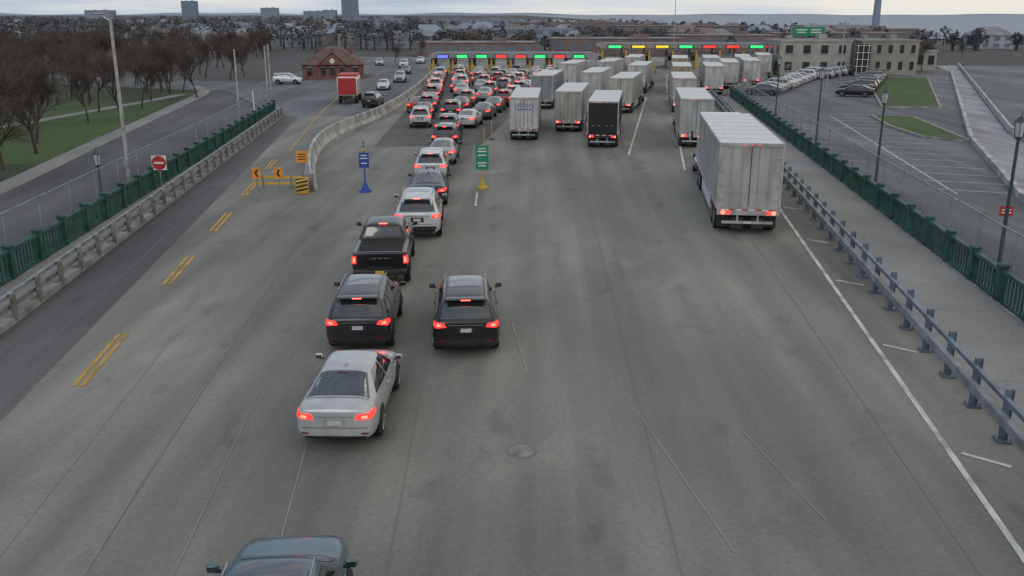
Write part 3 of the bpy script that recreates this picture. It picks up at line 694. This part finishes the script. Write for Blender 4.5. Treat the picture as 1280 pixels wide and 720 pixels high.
canopy('car_inspection_canopy',-13.0,13.5,151,2.2,6,[M_ledb,M_ledg,M_ledg,M_ledr,M_ledr,M_ledg,M_ledr,M_ledg],3.1,M_wall1)
canopy('truck_inspection_canopy',15,44,161,3.4,8,[M_ledg,M_ledy,M_ledy,M_ledg,M_ledr,M_ledr,M_ledg],4.0,M_beige2,.5)

# ------------------------------------------------------------ buildings
def building(name,cx,cy,w,d,h,wall,storeys=2,bays=6,rz=0,roof='flat',win=None,roofm=None,wf=.55,base=0):
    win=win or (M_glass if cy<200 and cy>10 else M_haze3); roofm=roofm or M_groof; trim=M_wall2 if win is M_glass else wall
    mb=MB(); mb.box(0,0,h/2,w,d,h,wall); sh=h/storeys
    for s_ in range(storeys):
        zc=sh*(s_+.55)
        for i in range(bays):
            x=-w/2+w*(i+.5)/bays; ww=w/bays*wf
            for sg in(-1,1):
                mb.box(x,sg*(d/2+.03),zc,ww,.06,sh*.5,win); mb.box(x,sg*(d/2+.06),zc-sh*.27,ww+.2,.12,.08,trim)
        nb=max(1,int(d/(w/bays)))
        for i in range(nb):
            y=-d/2+d*(i+.5)/nb
            for sg in(-1,1): mb.box(sg*(w/2+.03),y,zc,.06,d/nb*wf,sh*.5,win)
    if roof=='flat':
        mb.box(0,0,h+.12,w+.3,d+.3,.24,wall); mb.box(0,0,h+.25,w-.4,d-.4,.04,roofm)
        mb.box(w*.2,0,h+.6,w*.12,d*.2,.8,wall); mb.box(-w*.25,d*.1,h+.5,w*.08,d*.15,.6,wall)
    else:
        rh=roof; e=.4
        vs=[(-w/2-e,-d/2-e,h),(w/2+e,-d/2-e,h),(w/2+e,d/2+e,h),(-w/2-e,d/2+e,h),(-w/2*.55,0,h+rh),(w/2*.55,0,h+rh)]
        mb.add(vs,[(0,1,5,4),(1,2,5),(2,3,4,5),(3,0,4),(3,2,1,0)],roofm)
    return mb.obj(name,(cx,cy,base),rz)
building('office_building',45.6,147,10.6,9,4.9,M_beige,2,4,roof='flat',wf=.4)
mb=MB(); mb.box(0,0,2.3,2.2,1.2,4.6,M_glass)
for i in range(3): mb.box(-.8+i*.8,-.62,2.3,.07,.06,4.6,M_sw)
for i in range(5): mb.box(0,-.62,.4+i*1.0,2.2,.05,.06,M_sw)
mb.obj('glass_entrance',(52.2,141.6,0))
building('office_building',57.2,148,8.6,9,4.9,M_beige2,2,5,wf=.35)
building('office_building',66,158,7,6,3.0,M_beige,1,4)
mb=MB(); w,d,h=8.4,9,2.1
mb.box(0,0,h/2,w,d,h,M_brick)
mb.add([(-w/2-.5,-d/2-.4,h-.1),(w/2+.5,-d/2-.4,h-.1),(w/2+.5,d/2+.4,h-.1),(-w/2-.5,d/2+.4,h-.1),(-.9,-d/2+1.6,h+2.2),(.9,-d/2+1.6,h+2.2),(.9,d/2-1.6,h+2.2),(-.9,d/2-1.6,h+2.2)],[(0,1,5,4),(1,2,6,5),(2,3,7,6),(3,0,4,7),(4,5,6,7)],M_brickroof)
mb.add([(-1.9,-d/2-.5,h-.1),(1.9,-d/2-.5,h-.1),(0,-d/2-.5,h+1.5),(-1.9,-d/2+1.5,h-.1),(1.9,-d/2+1.5,h-.1),(0,-d/2+1.8,h+1.5)],[(0,1,2)],M_brick)
mb.add([(-2.1,-d/2-.6,h-.2),(0,-d/2-.6,h+1.65),(2.1,-d/2-.6,h-.2),(-2.1,-d/2+2.0,h-.2),(0,-d/2+2.0,h+1.65),(2.1,-d/2+2,h-.2)],[(0,1,4,3),(1,2,5,4)],M_brickroof)
for x in(-3.2,-1.3,0,1.3,3.2): mb.box(x,-d/2-.02,1.1,.7,.08,1.1,M_glass); mb.box(x,-d/2-.04,1.72,.9,.1,.1,M_wall2)
mb.cyl((0,-d/2-.53,h+.45),(0,-d/2-.56,h+.45),.35,.35,M_sw,14); mb.box(2.6,1,h+1.9,.6,.6,1.4,M_brick)
mb.obj('brick_house',(-26,138,0),R(8))
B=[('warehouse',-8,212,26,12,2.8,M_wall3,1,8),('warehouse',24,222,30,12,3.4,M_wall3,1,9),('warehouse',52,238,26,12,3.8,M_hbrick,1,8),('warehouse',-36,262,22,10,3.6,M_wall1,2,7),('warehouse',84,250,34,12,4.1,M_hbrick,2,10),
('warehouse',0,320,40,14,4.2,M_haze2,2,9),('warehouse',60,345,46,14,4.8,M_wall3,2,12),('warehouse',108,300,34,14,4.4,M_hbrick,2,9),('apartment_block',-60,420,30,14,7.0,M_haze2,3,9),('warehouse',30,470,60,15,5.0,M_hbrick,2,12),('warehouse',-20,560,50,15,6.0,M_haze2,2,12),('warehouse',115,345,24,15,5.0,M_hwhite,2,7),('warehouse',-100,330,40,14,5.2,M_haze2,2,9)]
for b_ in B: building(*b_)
mb=MB(); mb.box(0,0,3.6,44,7,.9,M_wall1); mb.box(0,-3.6,4.3,44,.3,1.0,M_concw)
for i in range(6): mb.box(-18+i*7.5,0,1.6,1.1,5,3.2,M_concw)
mb.box(0,3,1.2,44,.4,2.6,M_black); mb.obj('overpass_bridge',(103,140,0),R(-12))
mb=MB(); mb.box(0,0,5.6,6.2,.15,1.7,M_sgreen)
for x,z,w in((-1.4,5.9,2.2),(-1.4,5.4,1.8),(1.5,5.9,2),(1.5,5.4,2.2)): mb.box(x,-.09,z,w,.01,.22,M_sw)
for x in(-3.3,3.3): mb.cyl((x,.3,0),(x,.3,6.6),.14,.12,M_steel,8)
mb.cyl((-3.3,.3,6.3),(3.3,.3,6.3),.1,.1,M_steel,6); mb.obj('overhead_road_sign',(59,190,0))
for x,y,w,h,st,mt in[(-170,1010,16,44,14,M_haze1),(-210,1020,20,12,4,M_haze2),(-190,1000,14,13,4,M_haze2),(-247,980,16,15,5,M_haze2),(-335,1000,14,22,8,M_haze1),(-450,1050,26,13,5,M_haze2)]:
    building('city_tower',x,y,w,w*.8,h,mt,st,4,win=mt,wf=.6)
mb=MB(); mb.cyl((0,0,0),(0,0,26),2.0,1.6,M_haze1,12); mb.cyl((0,0,26),(0,0,26.6),1.8,1.8,M_haze1,12); mb.obj('chimney',(190,500,0))
hm=[]
for wm,rm in((M_hwhite,M_groof),(M_hbrick,M_haze2),(M_haze2,M_groof),(M_wall1,M_hbrick)):
    o=building('house',0,0,8,9,3.2,wm,2,3,roof=2.0,roofm=rm); hm.append(o.data); bpy.data.objects.remove(o)
def onland(x,y): return not(x>.26*y+20 and y>300) and not (y>420 and x>120)
for i in range(150):
    y=random.uniform(230,900); x=random.uniform(-.62,.5)*y
    if not onland(x,y) or (abs(x-20)<60 and y<260): continue
    put(random.choice(hm),'house',(x,y,0),random.choice([0,0,1.57,.3]),random.uniform(.8,1.15))
# ------------------------------------------------------------ trees
def bare_tree(seed,h,nt_=(6,5,5,5,4)):
    rd=random.Random(seed); mb=MB()
    def br(p,d,L,r,lv):
        segs=3 if lv<3 else 1
        pts=[p]; dd=d.copy()
        for i in range(segs):
            dd=(dd+Vector((rd.uniform(-.18,.18),rd.uniform(-.18,.18),rd.uniform(-.04,.14)))).normalized(); pts.append(pts[-1]+dd*L/segs)
        for i in range(segs):
            ra=r*(1-.5*i/segs); rb=r*(1-.5*(i+1)/segs)
            if lv<4: mb.cyl(pts[i],pts[i+1],ra,rb,M_bark,6 if lv<2 else 3,False)
            else:
                q=pts[i+1]; sd=dd.cross(Vector((rd.uniform(-1,1),rd.uniform(-1,1),rd.uniform(-1,1)))).normalized()*.011
                mb.add([pts[i]-sd,pts[i]+sd,q],[(0,1,2)],M_twig)
        if lv>=5: return
        n=nt_[lv]
        for k in range(n):
            t=rd.uniform(.35,1) if lv>0 else rd.uniform(.5,1); idx=min(segs-1,int(t*segs)); q=pts[idx].lerp(pts[idx+1],t*segs-idx)
            a=rd.uniform(0,6.28); sp=rd.uniform(.45,.95)
            ref=dd.cross(Vector((math.cos(a),math.sin(a),.3))).normalized()
            nd=(dd*math.cos(sp)+ref*math.sin(sp)+Vector((0,0,.2))).normalized()
            br(q,nd,L*rd.uniform(.5,.8),max(.008,r*.5),lv+1)
    br(Vector((0,0,-.1)),Vector((0,0,1)),h*.36,h*.016,0)
    return mb.mesh('bare_tree')
TM=[bare_tree(s,8.5) for s in(1,2,3,4)]
def tree(x,y,s=1): put(random.choice(TM),'bare_tree',(x,y,0),random.uniform(0,6.28),(s*random.uniform(.85,1.05),s*random.uniform(.85,1.05),s))
for x,y in[(-27.4,47.5),(-30,54),(-33,58),(-28.6,50.5),(-34,66),(-37.5,72),(-36,79),(-34.8,83),(-41,80),(-39,88),(-36.5,92),(-44,66),(-43,95),(-38.6,100),(-46,86),(-50,78),(-52,92),(-48,102),(-42,108),(-56,104),(-35,104),(-38,62),(-41,72),(-47,72),(-31.5,61),(-45,100),(-50,110)]: tree(x,y,random.uniform(.8,1.0))
random.seed(21)
for i in range(150):
    y=random.uniform(108,235); x=random.uniform(-.62,-.24)*y-4
    if x>-36 and y<190: continue
    tree(x,y,random.uniform(.7,.9))
for x,y,s in[(-31,150,.6),(-22,178,.6),(-19,196,.7),(-6,226,.65),(4,232,.65),(66,152,.75),(70,160,.8),(72,165,.7),(95,200,.6),(80,185,.6),(12,236,.65),(-12,240,.65)]: tree(x,y,s)
def mass(name,n,xf,yf,mat,hmin,hmax,cl,leaf):
    mb=MB(); rd=random.Random(len(name)+n)
    vs=[];fs=[]
    for i in range(n):
        y=yf(rd); x=xf(rd,y)
        if not onland(x,y): continue
        h=rd.uniform(hmin,hmax)
        if x>-.1*y: h*=.68
        r=h*.5
        mb.cyl((x,y,0),(x,y,h*.6),.25,.12,M_bark,4,False)
        for c in range(cl):
            a=rd.uniform(0,6.28); rr=r*math.sqrt(rd.random()); zz=h*.3+rd.random()**.8*h*.7
            rr*=max(.25,1-((zz/h-.55)/.5)**2)
            p=Vector((x+rr*math.cos(a),y+rr*math.sin(a),zz)); s=leaf*rd.uniform(.5,1.4)
            u=Vector((rd.gauss(0,1),rd.gauss(0,1),rd.gauss(0,1))).normalized()*s; v=Vector((rd.gauss(0,1),rd.gauss(0,1),rd.gauss(0,1))).normalized()*s
            k=len(vs); vs+=[p-u,p+v*.8,p+u]; fs.append((k,k+1,k+2))
    mb.add(vs,fs,mat); mb.obj(name)
mass('distant_trees',1000,lambda r,y:r.uniform(-.66,.55)*y,lambda r:240+900*r.random()**1.6,M_fol,4.5,8,70,.7)
mass('distant_autumn_trees',150,lambda r,y:r.uniform(-.6,.4)*y,lambda r:225+500*r.random(),M_folr,4,6.5,80,.55)
mass('distant_evergreen_trees',150,lambda r,y:r.uniform(-.6,.45)*y,lambda r:225+500*r.random(),M_folg,4,6.5,80,.55)
mb=MB(); P=[]
for i in range(80):
    x=-6000+i*150; h=16+8*math.sin(i*.37)+5*math.sin(i*1.1); P.append((x,h if x<700 else h*.6))
vs=[]
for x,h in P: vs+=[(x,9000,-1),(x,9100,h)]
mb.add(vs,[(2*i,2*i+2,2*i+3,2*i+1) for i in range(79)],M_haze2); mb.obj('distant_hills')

# ------------------------------------------------------------ world, sun, camera
w=bpy.data.worlds.new('World'); scene.world=w; w.use_nodes=True; nt=w.node_tree; bg=nt.nodes['Background']
EL,ROT=R(32),R(200)
sky=N(nt,'ShaderNodeTexSky'); sky.sky_type='NISHITA'; sky.sun_disc=False; sky.sun_elevation=EL; sky.sun_rotation=ROT
tc=N(nt,'ShaderNodeTexCoord'); mp=N(nt,'ShaderNodeMapping'); mp.inputs['Scale'].default_value=(1.2,1.2,14); nt.links.new(tc.outputs['Generated'],mp.inputs['Vector'])
no=N(nt,'ShaderNodeTexNoise'); no.inputs['Scale'].default_value=2.6; no.inputs['Detail'].default_value=8; nt.links.new(mp.outputs['Vector'],no.inputs['Vector'])
sx=N(nt,'ShaderNodeSeparateXYZ'); nt.links.new(tc.outputs['Generated'],sx.inputs[0])
ad=N(nt,'ShaderNodeMath',operation='MULTIPLY_ADD'); ad.inputs[1].default_value=.35; nt.links.new(sx.outputs['X'],ad.inputs[0]); nt.links.new(no.outputs['Fac'],ad.inputs[2])
cr=N(nt,'ShaderNodeValToRGB'); e=cr.color_ramp.elements; e[0].position=.34; e[0].color=(3.2,3.9,5.1,1); e[1].position=.62; e[1].color=(7.2,7.0,6.5,1); q=e.new(.48); q.color=(5.2,5.6,6.2,1)
nt.links.new(ad.outputs[0],cr.inputs['Fac'])
mx=N(nt,'ShaderNodeMixRGB'); mx.inputs[0].default_value=.88; nt.links.new(sky.outputs[0],mx.inputs[1]); nt.links.new(cr.outputs[0],mx.inputs[2])
nt.links.new(mx.outputs[0],bg.inputs['Color']); bg.inputs['Strength'].default_value=.12
sd=bpy.data.lights.new('sun','SUN'); sd.energy=.55; sd.angle=R(28); sd.color=(1,.96,.9); so=bpy.data.objects.new('sun',sd); COL.objects.link(so)
dirv=Vector((math.sin(ROT)*math.cos(EL),math.cos(ROT)*math.cos(EL),math.sin(EL))); so.rotation_euler=dirv.to_track_quat('Z','Y').to_euler()
cd=bpy.data.cameras.new('camera'); cd.sensor_width=36; cd.lens=32.34; cd.clip_end=20000; cd.clip_start=.1
co=bpy.data.objects.new('camera',cd); COL.objects.link(co); co.location=(0,0,8.82); co.rotation_euler=(R(73.44),0,0); scene.camera=co
scene.view_settings.view_transform='Standard'; scene.view_settings.look='None'; scene.view_settings.exposure=0
